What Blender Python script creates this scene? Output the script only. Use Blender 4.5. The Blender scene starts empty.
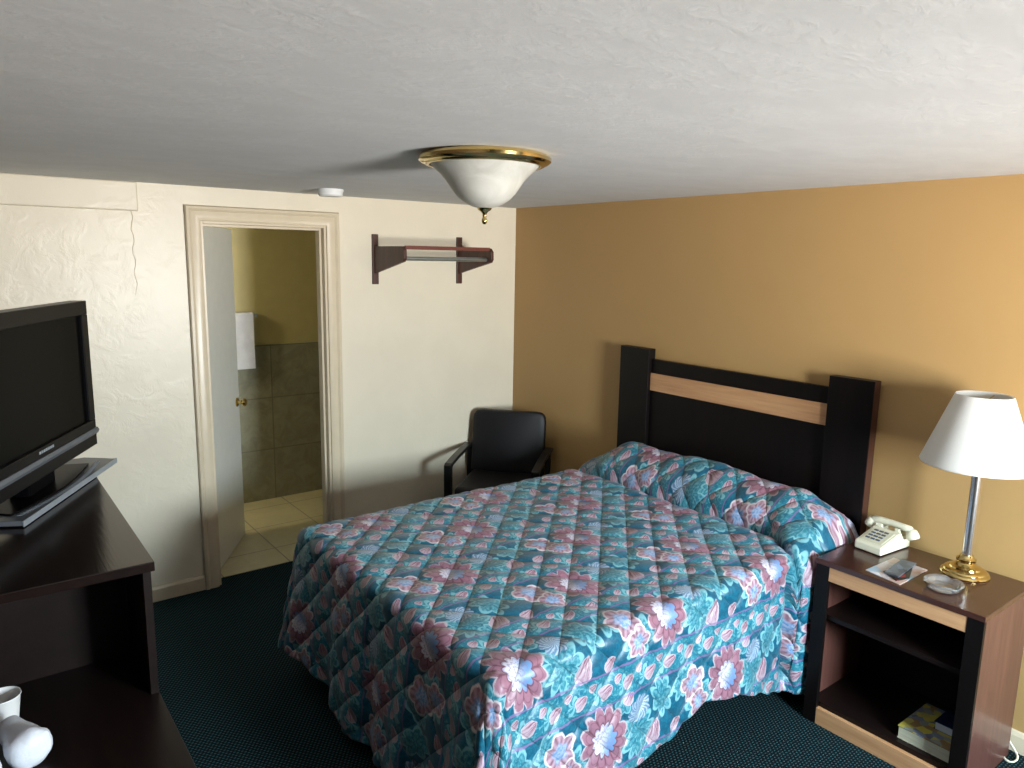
import bpy, bmesh, math, random
from mathutils import Vector, Matrix, noise
random.seed(7)
C = bpy.context.scene.collection
PI = math.pi
sc = bpy.context.scene

# ------------------------------------------------------------------ camera
CAM = Vector((-3.197, -4.151, 1.882))
YAW, PITCH, ROLL, FPX = 0.655, -0.170, 0.018, 736.03
fw = Vector((math.sin(YAW)*math.cos(PITCH), math.cos(YAW)*math.cos(PITCH), math.sin(PITCH)))
r0 = Vector((math.cos(YAW), -math.sin(YAW), 0)); u0 = r0.cross(fw)
rr = r0*math.cos(ROLL) + u0*math.sin(ROLL); uu = -r0*math.sin(ROLL) + u0*math.cos(ROLL)
cam = bpy.data.objects.new('camera', bpy.data.cameras.new('camera')); C.objects.link(cam)
cam.matrix_world = Matrix(((rr.x, uu.x, -fw.x, CAM.x), (rr.y, uu.y, -fw.y, CAM.y), (rr.z, uu.z, -fw.z, CAM.z), (0, 0, 0, 1)))
cam.data.sensor_fit = 'HORIZONTAL'; cam.data.sensor_width = 36.0; cam.data.lens = FPX/1024*36
cam.data.clip_start = 0.02
sc.camera = cam

# ------------------------------------------------------------------ view, world, daylight
vs = sc.view_settings
vs.view_transform = 'Standard'; vs.look = 'None'; vs.gamma = 1.0; vs.use_curve_mapping = False
vs.exposure = 0.0
sc.cycles.use_denoising = True
sc.cycles.max_bounces = 12; sc.cycles.diffuse_bounces = 2
sc.cycles.sample_clamp_indirect = 6.0
DAY_S = 143.0                                # daylight outside: brightness by elevation, shaped to suit the light wanted indoors
DAY = [(-1.0, 0.10), (-0.45, 0.35), (-0.30, 1.0), (-0.12, 1.1), (0.06, 0.95), (0.26, 1.05), (0.50, 1.05), (1.0, 0.4)]
DAY_LOW, DAY_HIGH = (1.0, 0.96, 0.91), (0.74, 0.91, 1.0)
WIN = (-1.68, -0.88, 0.98, 1.84)             # x0, x1, z0, z1 of the window in the front wall
YF = -5.40                                   # front wall
XL = -3.42                                   # left wall
H = 2.22
w = bpy.data.worlds.new('daylight'); sc.world = w; w.use_nodes = True
nt = w.node_tree; nt.nodes.clear()
wo = nt.nodes.new('ShaderNodeOutputWorld'); tc = nt.nodes.new('ShaderNodeTexCoord')
sp = nt.nodes.new('ShaderNodeSeparateXYZ'); nt.links.new(tc.outputs['Generated'], sp.inputs[0])
mr = nt.nodes.new('ShaderNodeMapRange'); mr.inputs['From Min'].default_value = -1.0; mr.inputs['From Max'].default_value = 1.0
nt.links.new(sp.outputs['Z'], mr.inputs['Value'])
rp = nt.nodes.new('ShaderNodeValToRGB'); nt.links.new(mr.outputs[0], rp.inputs[0])
while len(rp.color_ramp.elements) < len(DAY): rp.color_ramp.elements.new(1.0)
for e, (z, k) in zip(rp.color_ramp.elements, DAY):
    t = min(1.0, max(0.0, (z+0.15)/0.4)); e.position = (z+1)/2
    e.color = (*[k*(p*(1-t)+q*t) for p, q in zip(DAY_LOW, DAY_HIGH)], 1)
bg = nt.nodes.new('ShaderNodeBackground'); nt.links.new(rp.outputs[0], bg.inputs[0]); bg.inputs[1].default_value = DAY_S
nt.links.new(bg.outputs[0], wo.inputs[0])
def portal(loc, rot, sx, sy):
    l = bpy.data.lights.new('window_portal', 'AREA'); l.shape = 'RECTANGLE'; l.size = sx; l.size_y = sy
    l.cycles.is_portal = True
    o = bpy.data.objects.new('window_portal', l); C.objects.link(o); o.location = loc; o.rotation_euler = rot
portal(((WIN[0]+WIN[1])/2, YF-0.13, (WIN[2]+WIN[3])/2), (PI/2, 0, 0), WIN[1]-WIN[0], WIN[3]-WIN[2])

# ------------------------------------------------------------------ node helper
class S:
    def __init__(s, nt, k): s.nt = nt; s.k = k
    def _m(s, op, b=None, c=None, rev=False):
        n = s.nt.nodes.new('ShaderNodeMath'); n.operation = op
        for i, a in enumerate([b, s, c] if rev else [s, b, c]):
            if a is None: continue
            if isinstance(a, S): s.nt.links.new(a.k, n.inputs[i])
            else: n.inputs[i].default_value = a
        return S(s.nt, n.outputs[0])
    def __add__(s, b): return s._m('ADD', b)
    __radd__ = __add__
    def __sub__(s, b): return s._m('SUBTRACT', b)
    def __rsub__(s, b): return s._m('SUBTRACT', b, rev=True)
    def __mul__(s, b): return s._m('MULTIPLY', b)
    __rmul__ = __mul__
    def __truediv__(s, b): return s._m('DIVIDE', b)
    def f(s, op, b=None, c=None): return s._m(op, b, c)
    def sat(s):
        n = s.nt.nodes.new('ShaderNodeClamp'); s.nt.links.new(s.k, n.inputs[0]); return S(s.nt, n.outputs[0])
    def step(s, a, b):      # smooth 0..1 as s goes a..b
        n = s.nt.nodes.new('ShaderNodeMapRange'); n.interpolation_type = 'SMOOTHSTEP'
        s.nt.links.new(s.k, n.inputs[0]); n.inputs[1].default_value = a; n.inputs[2].default_value = b
        return S(s.nt, n.outputs[0])
def mix(nt, fac, a, b):
    n = nt.nodes.new('ShaderNodeMix'); n.data_type = 'RGBA'
    for s_, v in ((n.inputs['Factor'], fac), (n.inputs[6], a), (n.inputs[7], b)):
        if isinstance(v, S): nt.links.new(v.k, s_)
        elif hasattr(v, 'is_linked') or hasattr(v, 'links'): nt.links.new(v, s_)
        elif isinstance(v, (int, float)): s_.default_value = v
        else: s_.default_value = (*v, 1)
    return n.outputs[2]
def lin(r, g, b):
    f = lambda c: (c/255/12.92) if c/255 <= 0.04045 else ((c/255+0.055)/1.055)**2.4
    return (f(r), f(g), f(b))

def base_mat(name):
    m = bpy.data.materials.new(name); m.use_nodes = True
    nt = m.node_tree; return m, nt, nt.nodes['Principled BSDF']
def coord(nt, scale=(1, 1, 1), kind='Object'):
    t = nt.nodes.new('ShaderNodeTexCoord'); mp = nt.nodes.new('ShaderNodeMapping')
    mp.inputs['Scale'].default_value = scale; nt.links.new(t.outputs[kind], mp.inputs[0]); return mp.outputs[0]
def noise_n(nt, vec, scale, detail=4, rough=0.55, dist=0.0):
    n = nt.nodes.new('ShaderNodeTexNoise'); n.inputs['Scale'].default_value = scale; n.inputs['Detail'].default_value = detail
    n.inputs['Roughness'].default_value = rough; n.inputs['Distortion'].default_value = dist
    nt.links.new(vec, n.inputs['Vector']); return S(nt, n.outputs['Fac'])
def bump(nt, b, h, strength, dist):
    n = nt.nodes.new('ShaderNodeBump'); n.inputs['Strength'].default_value = strength; n.inputs['Distance'].default_value = dist
    nt.links.new(h.k, n.inputs['Height']); nt.links.new(n.outputs[0], b.inputs['Normal'])
def mat(name, col, rough=0.5, metal=0.0, vary=0.06, scale=14, bmp=0.0, bscale=60, stretch=(1, 1, 1), spec=0.5, coat=0.0, trans=0.0, ior=1.45):
    m, nt, b = base_mat(name)
    b.inputs['Roughness'].default_value = rough; b.inputs['Metallic'].default_value = metal
    b.inputs['Specular IOR Level'].default_value = spec; b.inputs['Coat Weight'].default_value = coat; b.inputs['Coat Roughness'].default_value = 0.1
    b.inputs['Transmission Weight'].default_value = trans; b.inputs['IOR'].default_value = ior
    v = coord(nt, stretch)
    n = noise_n(nt, v, scale)
    c = mix(nt, n.step(0.25, 0.75), tuple(x*(1-vary) for x in col), tuple(min(1, x*(1+vary)) for x in col))
    nt.links.new(c, b.inputs['Base Color'])
    if bmp: bump(nt, b, noise_n(nt, v, bscale), bmp, 0.01)
    return m
def plaster(name, col, rough, strength, sc1, stretch=(1, 1, 1), vary=0.05, ridge=True, dist=0.02):
    m, nt, b = base_mat(name); v = coord(nt, stretch)
    b.inputs['Roughness'].default_value = rough
    n1 = noise_n(nt, v, sc1, 6, 0.62, 0.6); n2 = noise_n(nt, v, sc1*0.28, 3); n3 = noise_n(nt, v, sc1*5, 2)
    h = n1.step(0.42, 0.60)*n2.step(0.35, 0.65) + n3*0.12 if ridge else n1*0.4 + n3*0.15
    bump(nt, b, h, strength, dist)
    nt.links.new(mix(nt, n2.step(0.3, 0.7), tuple(x*(1-vary) for x in col), tuple(min(1, x*(1+vary)) for x in col)), b.inputs['Base Color'])
    return m
def wood(name, c1, c2, rough, axis='y', coat=0.0, spec=0.5):
    m, nt, b = base_mat(name); b.inputs['Specular IOR Level'].default_value = spec
    st = {'x': (0.8, 14, 14), 'y': (14, 0.8, 14), 'z': (14, 14, 0.8)}[axis]
    v = coord(nt, st); n1 = noise_n(nt, v, 1.6, 6, 0.6, 0.4); n2 = noise_n(nt, v, 8, 3)
    f = (n1*0.75 + n2*0.25).step(0.34, 0.66)
    nt.links.new(mix(nt, f, c1, c2), b.inputs['Base Color'])
    b.inputs['Roughness'].default_value = rough; b.inputs['Coat Weight'].default_value = coat; b.inputs['Coat Roughness'].default_value = 0.12
    bump(nt, b, n2, 0.05, 0.004)
    return m

M = {}
M['wall_cream'] = plaster('cream_rough_plaster', lin(228, 219, 198), 0.36, 0.07, 9, vary=0.03)
M['wall_tan'] = plaster('tan_wall_paint', lin(84, 66, 48), 0.6, 0.10, 8, vary=0.03)  # for the unseen walls, kept dark to cut bounce light
M['wall_ochre'] = plaster('ochre_wall_paint', lin(184, 148, 96), 0.6, 0.10, 5, vary=0.025, ridge=False)
M['ceiling'] = plaster('knockdown_ceiling_plaster', lin(213, 215, 217), 0.8, 0.07, 20, stretch=(1, 1.6, 1), vary=0.03)
M['trim'] = mat('cream_gloss_trim', lin(216, 202, 176), 0.3, vary=0.03)
M['door'] = mat('cream_door_paint', lin(243, 243, 234), 0.2, vary=0.02)
M['darkwood'] = wood('espresso_laminate', lin(22, 14, 13), lin(29, 19, 17), 0.36, 'y', spec=0.25)
M['headwood'] = wood('black_brown_laminate', lin(13, 9, 9), lin(18, 12, 11), 0.42, 'z', spec=0.22)
M['sidewood'] = wood('mahogany_laminate', lin(82, 50, 44), lin(98, 62, 54), 0.32, 'z', coat=0.1)
M['edgewood'] = wood('red_brown_edge', lin(58, 32, 26), lin(70, 40, 32), 0.4, 'z')
M['oak'] = wood('pale_oak_strip', lin(188, 138, 96), lin(210, 162, 118), 0.42, 'y')
M['black_plastic'] = mat('black_plastic', lin(13, 13, 16), 0.35, spec=0.25)
M['gloss_black'] = mat('gloss_black', lin(9, 9, 11), 0.3, spec=0.06)
M['screen'] = mat('tv_screen_glass', lin(6, 6, 6), 0.28, spec=0.06)
M['silver'] = mat('silver_plastic', lin(104, 110, 118), 0.35, 0.3)
M['lightsilver'] = mat('pale_silver_edge', lin(160, 170, 180), 0.3, 0.4)
M['brass'] = mat('polished_brass', lin(214, 190, 128), 0.14, 1.0, vary=0.02)
M['chrome'] = mat('chrome', lin(222, 216, 214), 0.26, 1.0, vary=0.02)
M['steel'] = mat('brushed_steel_rod', lin(170, 178, 178), 0.3, 0.9)
M['vinyl'] = mat('black_vinyl', lin(20, 19, 22), 0.5, bmp=0.15, bscale=180)
M['arm'] = mat('black_satin_arm', lin(24, 23, 24), 0.35)
M['phone'] = mat('ivory_phone_plastic', lin(226, 222, 198), 0.32, vary=0.02)
M['key'] = mat('slate_keys', lin(78, 88, 104), 0.5)
M['paper'] = mat('white_paper', lin(226, 226, 230), 0.6, vary=0.03)
M['foam'] = mat('white_foam_cup', lin(232, 232, 232), 0.55, vary=0.02, bmp=0.08, bscale=90)
M['wrap'] = mat('cloudy_plastic_wrap', lin(222, 226, 236), 0.3, vary=0.03, bmp=0.5, bscale=22)
M['white_plastic'] = mat('white_plastic', lin(232, 234, 234), 0.4, vary=0.02)
M['rackwood'] = wood('dark_walnut', lin(58, 32, 24), lin(84, 48, 36), 0.45, 'z')
M['rodwood'] = wood('red_walnut_rod', lin(100, 50, 40), lin(122, 66, 52), 0.4, 'x')
M['towel'] = mat('white_terry', lin(222, 222, 226), 0.9, bmp=0.4, bscale=220)
M['mattress'] = mat('mattress_ticking', lin(205, 200, 190), 0.9)
M['boxspring'] = mat('box_spring_cloth', lin(170, 165, 155), 0.9)
M['bathpaint'] = mat('bathroom_olive_paint', lin(196, 184, 132), 0.5, vary=0.03)
M['bath_white'] = mat('bathroom_white_paint', lin(220, 214, 190), 0.6)
M['navy'] = mat('navy_book_cover', lin(20, 30, 62), 0.45)
M['pages'] = mat('page_block', lin(196, 200, 206), 0.8, stretch=(1, 1, 60), scale=8, vary=0.12)
M['pages_warm'] = mat('phone_book_pages', lin(198, 194, 170), 0.8, stretch=(1, 1, 60), scale=8, vary=0.14)
M['cordwhite'] = mat('white_cord', lin(224, 218, 200), 0.4)

def tile_mat(name, c, grout, bx_, by_, ax, rough=0.3, off=(0, 0), vary=0.1):
    m, nt, b = base_mat(name); v = coord(nt)
    n = nt.nodes.new('ShaderNodeSeparateXYZ'); nt.links.new(v, n.inputs[0])
    A = S(nt, n.outputs[ax[0]]) + off[0]; B = S(nt, n.outputs[ax[1]]) + off[1]
    da = ((A/bx_).f('FRACT') - 0.5).f('ABSOLUTE')*bx_; db = ((B/by_).f('FRACT') - 0.5).f('ABSOLUTE')*by_
    g = da.step(bx_/2-0.006, bx_/2-0.002).f('MAXIMUM', db.step(by_/2-0.006, by_/2-0.002))
    nn = noise_n(nt, v, 9, 5, 0.65, 1.0)
    c0 = mix(nt, nn.step(0.3, 0.7), tuple(x*(1-vary) for x in c), tuple(x*(1+vary) for x in c))
    nt.links.new(mix(nt, g, c0, grout), b.inputs['Base Color']); b.inputs['Roughness'].default_value = rough
    bump(nt, b, 1.0 - g, 0.2, 0.003)
    return m
M['walltile'] = tile_mat('stone_wall_tile', lin(148, 146, 124), lin(120, 118, 100), 0.45, 0.40, (0, 2), off=(1.29, 0.0), vary=0.16)
M['floortile'] = tile_mat('cream_floor_tile', lin(226, 216, 176), lin(170, 160, 128), 0.40, 0.40, (0, 1), off=(0.05, 0.05), vary=0.05)

def carpet_mat():
    m, nt, b = base_mat('dark_teal_loop_carpet'); v = coord(nt)
    n = nt.nodes.new('ShaderNodeSeparateXYZ'); nt.links.new(v, n.inputs[0])
    x, y = S(nt, n.outputs[0]), S(nt, n.outputs[1])
    px, py = 0.0175, 0.0115
    row = (y/py).f('FLOOR'); odd = (row*0.5).f('FRACT')
    fx = ((x/px + odd).f('FRACT') - 0.5)*px; fy = ((y/py).f('FRACT') - 0.5)*py
    d = ((fx*0.62).f('POWER', 2.0) + fy.f('POWER', 2.0)).f('SQRT')
    dot = 1.0 - d.step(0.0018, 0.0036)
    nn = noise_n(nt, v, 130, 3); n2 = noise_n(nt, v, 3, 2)
    base = mix(nt, nn.step(0.3, 0.7), lin(8, 15, 18), lin(15, 30, 35))
    nt.links.new(mix(nt, dot*(0.55+0.4*n2), base, lin(62, 106, 112)), b.inputs['Base Color'])
    b.inputs['Roughness'].default_value = 0.95; b.inputs['Specular IOR Level'].default_value = 0.15
    bump(nt, b, nn + dot, 0.35, 0.004)
    return m
M['carpet'] = carpet_mat()

# ------------------------------------------------------------------ floral bedspread fabric
PV, PU, V0, U0 = 0.33, 0.64, -2.27, -1.45
QL = 0.112                                    # quilting line spacing
def spread_mat():
    m, nt, b = base_mat('floral_chintz')
    uvn = nt.nodes.new('ShaderNodeUVMap'); uvn.uv_map = 'UVMap'
    nz = nt.nodes.new('ShaderNodeTexNoise'); nz.inputs['Scale'].default_value = 26; nz.inputs['Detail'].default_value = 2
    nt.links.new(uvn.outputs[0], nz.inputs['Vector'])
    sp = nt.nodes.new('ShaderNodeSeparateXYZ'); nt.links.new(uvn.outputs[0], sp.inputs[0])
    sn = nt.nodes.new('ShaderNodeSeparateColor'); nt.links.new(nz.outputs['Color'], sn.inputs[0])
    u = S(nt, sp.outputs[0]) + (S(nt, sn.outputs[0]) - 0.5)*0.018
    v = S(nt, sp.outputs[1]) + (S(nt, sn.outputs[1]) - 0.5)*0.018
    g = noise_n(nt, uvn.outputs[0], 90, 3, 0.6); g2 = noise_n(nt, uvn.outputs[0], 34, 4, 0.65, 1.5)
    q = (v - V0)/PV + 0.5
    row = q.f('FLOOR'); y = (q.f('FRACT') - 0.5)*PV
    odd = (row*0.5).f('FRACT')                # 0 or 0.5
    ux = u - U0 + odd*PU + row.f('LESS_THAN', -0.5)*0.19
    wrap = lambda c: (((ux - c)/PU + 0.5).f('FRACT') - 0.5)*PU
    TEAL, TEAL2 = lin(10, 84, 112), lin(22, 108, 136)
    LEAF, LEAF2 = lin(52, 132, 150), lin(140, 196, 206)
    PINK, PINKD, WHITE = lin(170, 124, 142), lin(104, 56, 74), lin(216, 206, 212)
    BLUE, LAV = lin(116, 158, 208), lin(168, 166, 208)
    col = mix(nt, g2.step(0.42, 0.62), TEAL, TEAL2)
    # faint printed scrollwork of leaves
    ring = ((g2*38.0).f('SINE')).step(0.55, 0.95)
    col = mix(nt, ring*0.28, col, LEAF)
    def polar(cx, cy, rot=0.0, el=1.0, d=None):
        dx = wrap(cx) if d is None else d[0]; dy = y - cy if d is None else d[1]
        c, s_ = math.cos(rot), math.sin(rot)
        X = dx*c + dy*s_; Y = (dy*c - dx*s_)*el
        return (X*X + Y*Y).f('SQRT'), Y.f('ARCTAN2', X)
    def bloom(cx, cy, R, n, rot=0.0, el=1.0, lobes=0.22, d=None):
        r, th = polar(cx, cy, rot, el, d)
        pet = (th*(n/2.0)).f('COSINE').f('ABSOLUTE')
        t = r/(pet*(R*lobes) + R*(1-lobes))
        return t, pet, th, 1.0 - t.step(0.95, 1.03)
    def leafy(col, cx, cy, R, n, rot, el, a=LEAF, c=LEAF2, amt=0.95):
        t, pet, th, mk_ = bloom(cx, cy, R, n, rot, el, 0.34)
        body = mix(nt, g.step(0.42, 0.62)*0.55, a, c)
        vein = (th*float(n) + t*5.0 + g*3.0).f('SINE').step(0.35, 0.9)
        body = mix(nt, vein*0.55, body, TEAL)
        body = mix(nt, (t + g*0.25).step(0.86, 0.98)*0.9, body, c)
        return mix(nt, mk_*amt, col, body)
    def rose(col, cx, cy, R, n, rot=0.0, el=0.82):
        t, pet, th, mk_ = bloom(cx, cy, R, n, rot, el, 0.26)
        pc = mix(nt, (pet.step(0.02, 0.5)*0.65 + g2*0.6 - 0.12).sat(), PINKD, PINK)
        pc = mix(nt, (t + g2*0.3 - 0.15).step(0.86, 0.96)*0.75, pc, WHITE)
        pc = mix(nt, (1.0 - (t - 0.74).f('ABSOLUTE').step(0.0, 0.035))*0.55, pc, PINKD)
        X_ = (th + 0.6).f('COSINE')*t
        ce = mix(nt, (X_*1.6 + 0.25).step(-0.1, 0.7), lin(226, 220, 232), BLUE)
        ce = mix(nt, (t*42.0 + (th*2.0).f('SINE')*1.4 + g*6.0).f('SINE').step(0.2, 0.9)*0.7, ce, lin(150, 140, 176))
        pc = mix(nt, t.step(0.44, 0.49), ce, pc)
        pc = mix(nt, (1.0 - (t - 0.485).f('ABSOLUTE').step(0.0, 0.04))*0.85, pc, PINKD)
        return mix(nt, mk_, col, pc)
    def orchid(col, cx, cy, R, n, rot=0.0, el=1.0):
        t, pet, th, mk_ = bloom(cx, cy, R, n, rot, el, 0.30)
        pe = mix(nt, ((th*12.0).f('SINE')*0.3 + g2*1.2 + 0.05).sat(), PINKD, lin(204, 168, 184))
        pc = mix(nt, t.step(0.34, 0.60), mix(nt, g.step(0.38, 0.6), BLUE, lin(180, 196, 226)), pe)
        pc = mix(nt, (t + g*0.15).step(0.90, 0.97), pc, lin(226, 214, 218))
        return mix(nt, mk_, col, pc)
    def bud(col, cx, cy, R, rot, d=None, el=1.7):
        dx = wrap(cx) if d is None else d[0]; dy = y - cy if d is None else d[1]
        c, s_ = math.cos(rot), math.sin(rot)
        X = (dx*c + dy*s_)/R; Y = (dy*c - dx*s_)*el/R
        Yk = Y/(1.15 - 0.45*X)
        t = (X*X + Yk*Yk).f('SQRT') + (g - 0.5)*0.25
        mk_ = 1.0 - t.step(0.93, 1.03)
        pc = mix(nt, ((Yk*13.0 + g*5.0).f('SINE')*0.5 + X*0.5 + g2*1.4 - 0.45).sat(), lin(198, 176, 188), lin(158, 104, 128))
        pc = mix(nt, (1.0 - (Yk.f('ABSOLUTE') - 0.34).f('ABSOLUTE').step(0.02, 0.14))*0.85*(X*1.2+0.8).sat(), pc, PINKD)
        pc = mix(nt, t.step(0.84, 0.94)*0.7, pc, WHITE)
        return mix(nt, mk_, col, pc)
    col = leafy(col, -0.145, -0.045, 0.085, 9, 0.4, 1.2)
    col = leafy(col, -0.24, 0.055, 0.075, 6, 0.9, 1.5)
    col = leafy(col, 0.155, -0.035, 0.090, 11, 0.1, 1.0)
    col = leafy(col, 0.285, 0.045, 0.085, 7, 1.9, 1.5)
    col = leafy(col, 0.09, 0.085, 0.045, 5, 0.2, 1.2)
    col = leafy(col, 0.20, -0.10, 0.050, 6, 2.4, 1.6)
    t, pet, th, mk_ = bloom(0.165, 0.045, 0.058, 9, 0.3, 1.25, 0.16)
    col = mix(nt, mk_*0.92, col, mix(nt, (th*16.0 + t*14.0 + g2*8.0).f('SINE').step(-0.3, 0.6), lin(104, 136, 166), lin(178, 192, 212)))
    col = orchid(col, -0.185, 0.03, 0.072, 5, 0.5)
    col = orchid(col, -0.150, -0.058, 0.056, 5, 1.4)
    col = bud(col, 0.245, -0.072, 0.048, 1.15)
    col = bud(col, -0.285, -0.085, 0.030, 0.5)
    col = bud(col, 0.115, 0.100, 0.026, 0.9)
    col = rose(col, 0.0, 0.0, 0.104, 12, 0.2)
    # running border of rosebuds between two lavender lines
    by = PV/2 - y.f('ABSOLUTE')
    inb = 1.0 - by.step(0.046, 0.050)
    bc = mix(nt, g2.step(0.40, 0.55), TEAL2, LEAF); bc = mix(nt, g.step(0.5, 0.65)*0.5, bc, LEAF2)
    vb = ((v - V0)/PV).f('FRACT') - 0.5
    vb = vb*PV                                # signed distance from the border's centre line
    ub = ((u/0.105).f('FRACT') - 0.5)*0.105
    lt, lp, lth, lm = bloom(0, 0, 0.040, 6, 0.3, 1.2, 0.4, ((ub + 0.034), vb + 0.008))
    bc = mix(nt, lm*0.85, bc, mix(nt, (lth*6.0 + lt*6.0).f('SINE').step(0.0, 0.8), LEAF2, LEAF))
    bc = bud(bc, 0, 0, 0.030, 0.45, (ub, vb+0.008), 1.55)
    u2 = ((u/0.105 + 0.5).f('FRACT') - 0.5)*0.105
    bc = bud(bc, 0, 0, 0.017, 0.5, (u2, vb - 0.022), 1.4)
    col = mix(nt, inb, col, bc)
    line = 1.0 - (by - 0.054).f('ABSOLUTE').step(0.002, 0.0055)
    col = mix(nt, line*0.75, col, lin(140, 118, 166))
    hsv = nt.nodes.new('ShaderNodeHueSaturation'); hsv.inputs['Saturation'].default_value = 1.04; hsv.inputs['Value'].default_value = 0.82
    nt.links.new(col, hsv.inputs['Color']); nt.links.new(hsv.outputs[0], b.inputs['Base Color'])
    b.inputs['Roughness'].default_value = 0.40; b.inputs['Specular IOR Level'].default_value = 0.4
    b.inputs['Sheen Weight'].default_value = 0.15
    A = ((S(nt, sp.outputs[0]) + S(nt, sp.outputs[1]))*(PI/(QL*1.4142))).f('SINE').f('ABSOLUTE')
    B = ((S(nt, sp.outputs[0]) - S(nt, sp.outputs[1]))*(PI/(QL*1.4142))).f('SINE').f('ABSOLUTE')
    h = (A.f('POWER', 0.3)*B.f('POWER', 0.3)) + g*0.05
    bump(nt, b, h, 0.8, 0.014)
    return m
M['spread'] = spread_mat()

# ------------------------------------------------------------------ mesh helpers
def bx(bm, a, b):
    vs_ = [bm.verts.new((x, y, z)) for x in (a[0], b[0]) for y in (a[1], b[1]) for z in (a[2], b[2])]
    for f in ((0, 1, 3, 2), (4, 6, 7, 5), (0, 4, 5, 1), (2, 3, 7, 6), (0, 2, 6, 4), (1, 5, 7, 3)):
        bm.faces.new([vs_[i] for i in f])
    return bm
def B(a, b):
    lo = tuple(min(p, q) for p, q in zip(a, b)); hi = tuple(max(p, q) for p, q in zip(a, b))
    return bx(bmesh.new(), lo, hi)
def lathe(prof, n=48, c=(0, 0, 0), bm=None):
    bm = bm or bmesh.new(); rings = []
    for r, z in prof:
        if r < 1e-5: rings.append([bm.verts.new((c[0], c[1], c[2]+z))])
        else: rings.append([bm.verts.new((c[0]+r*math.cos(2*PI*i/n), c[1]+r*math.sin(2*PI*i/n), c[2]+z)) for i in range(n)])
    for p, q in zip(rings, rings[1:]):
        for i in range(n):
            j = (i+1) % n
            if len(p) == 1 and len(q) == 1: continue
            if len(p) == 1: bm.faces.new((p[0], q[j], q[i]))
            elif len(q) == 1: bm.faces.new((p[i], p[j], q[0]))
            else: bm.faces.new((p[i], p[j], q[j], q[i]))
    return bm
def prism(pts, lo, hi, axis, bm=None):
    """extrude a 2D outline; axis 0: pts=(y,z), 1: pts=(x,z), 2: pts=(x,y)"""
    bm = bm or bmesh.new()
    def P(p, k): return {0: (k, p[0], p[1]), 1: (p[0], k, p[1]), 2: (p[0], p[1], k)}[axis]
    a = [bm.verts.new(P(p, lo)) for p in pts]; b_ = [bm.verts.new(P(p, hi)) for p in pts]
    bm.faces.new(a); bm.faces.new(b_[::-1])
    for i in range(len(pts)):
        j = (i+1) % len(pts); bm.faces.new((a[i], b_[i], b_[j], a[j]))
    return bm
def tube(pts, r, n=10, bm=None, radii=None):
    bm = bm or bmesh.new(); P = [Vector(p) for p in pts]; rings = []
    up = Vector((0, 0, 1))
    for i, p in enumerate(P):
        t = (P[min(i+1, len(P)-1)] - P[max(i-1, 0)]).normalized()
        s_ = t.cross(up)
        if s_.length < 1e-3: s_ = t.cross(Vector((1, 0, 0)))
        s_.normalize(); k = s_.cross(t); R = radii[i] if radii else r
        rings.append([bm.verts.new(p + (s_*math.cos(2*PI*j/n) + k*math.sin(2*PI*j/n))*R) for j in range(n)])
        up = k
    for a, b_ in zip(rings, rings[1:]):
        for j in range(n): bm.faces.new((a[j], a[(j+1) % n], b_[(j+1) % n], b_[j]))
    bm.faces.new(rings[0][::-1]); bm.faces.new(rings[-1])
    return bm
def rot(bm, ang, axis, about=(0, 0, 0)):
    bmesh.ops.rotate(bm, cent=about, matrix=Matrix.Rotation(ang, 3, axis), verts=bm.verts); return bm
def mov(bm, d): bmesh.ops.translate(bm, vec=d, verts=bm.verts); return bm
def top_of(o):
    while o.parent: o = o.parent
    return o
def obj(name, bm, m, parent=None, smooth=False, bevel=0.0, world=False, subsurf=0, seg=2, label=None):
    if world and parent is not None: mov(bm, -top_of(parent).location)
    bmesh.ops.recalc_face_normals(bm, faces=bm.faces)
    me = bpy.data.meshes.new(name); bm.to_mesh(me); bm.free()
    if smooth:
        for p in me.polygons: p.use_smooth = True
    me.materials.append(M[m] if isinstance(m, str) else m)
    o = bpy.data.objects.new(name, me); C.objects.link(o)
    if parent is not None: o.parent = parent
    if bevel:
        md = o.modifiers.new('bevel', 'BEVEL'); md.width = bevel; md.segments = seg; md.limit_method = 'ANGLE'; md.angle_limit = 0.7
        md.harden_normals = False
    if subsurf:
        md = o.modifiers.new('subsurf', 'SUBSURF'); md.levels = subsurf; md.render_levels = subsurf
    if smooth and not subsurf:
        md = o.modifiers.new('split', 'EDGE_SPLIT'); md.split_angle = 0.7
    if label: o['label'] = label
    return o
def thing(name, label, cat, loc=(0, 0, 0), rz=0.0, group=None):
    o = bpy.data.objects.new(name, None); C.objects.link(o); o.empty_display_size = 0.1
    o.location = loc; o.rotation_euler = (0, 0, rz)
    return tag(o, label, cat, group)
def tag(o, label, cat, group=None):
    o['label'] = label; o['category'] = cat
    if group: o['group'] = group
    return o
def struct(o, label=None, cat=None):
    o['kind'] = 'structure'
    if label: o['label'] = label
    if cat: o['category'] = cat
    return o

# ================================================================== SETTING
T = 0.12
DX0, DX1, DZ = -2.10, -1.40, 2.045            # bathroom doorway
struct(obj('floor', B((XL-T, YF-T, -0.10), (T, 0.092, 0.0)), 'carpet'), 'dark teal carpet with a small dotted weave', 'floor')
struct(obj('ceiling', B((XL-T, YF-T, H), (T, T, H+0.1)), 'ceiling'), 'white textured plaster ceiling of the bedroom', 'ceiling')
bm = B((XL-T, 0, 0), (DX0, T, H)); bx(bm, (DX1, 0, 0), (T, T, H)); bx(bm, (DX0, 0, DZ), (DX1, T, H))
struct(obj('wall_back', bm, 'wall_cream'), 'cream plaster wall holding the bathroom doorway', 'wall')
struct(obj('wall_right', B((0, YF-T, 0), (T, 0, H)), 'wall_ochre'), 'ochre painted wall behind the headboard', 'wall')
struct(obj('wall_left', B((XL-T, YF-T, 0), (XL, 0, H)), 'wall_tan'), 'tan wall behind the television', 'wall')
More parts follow.
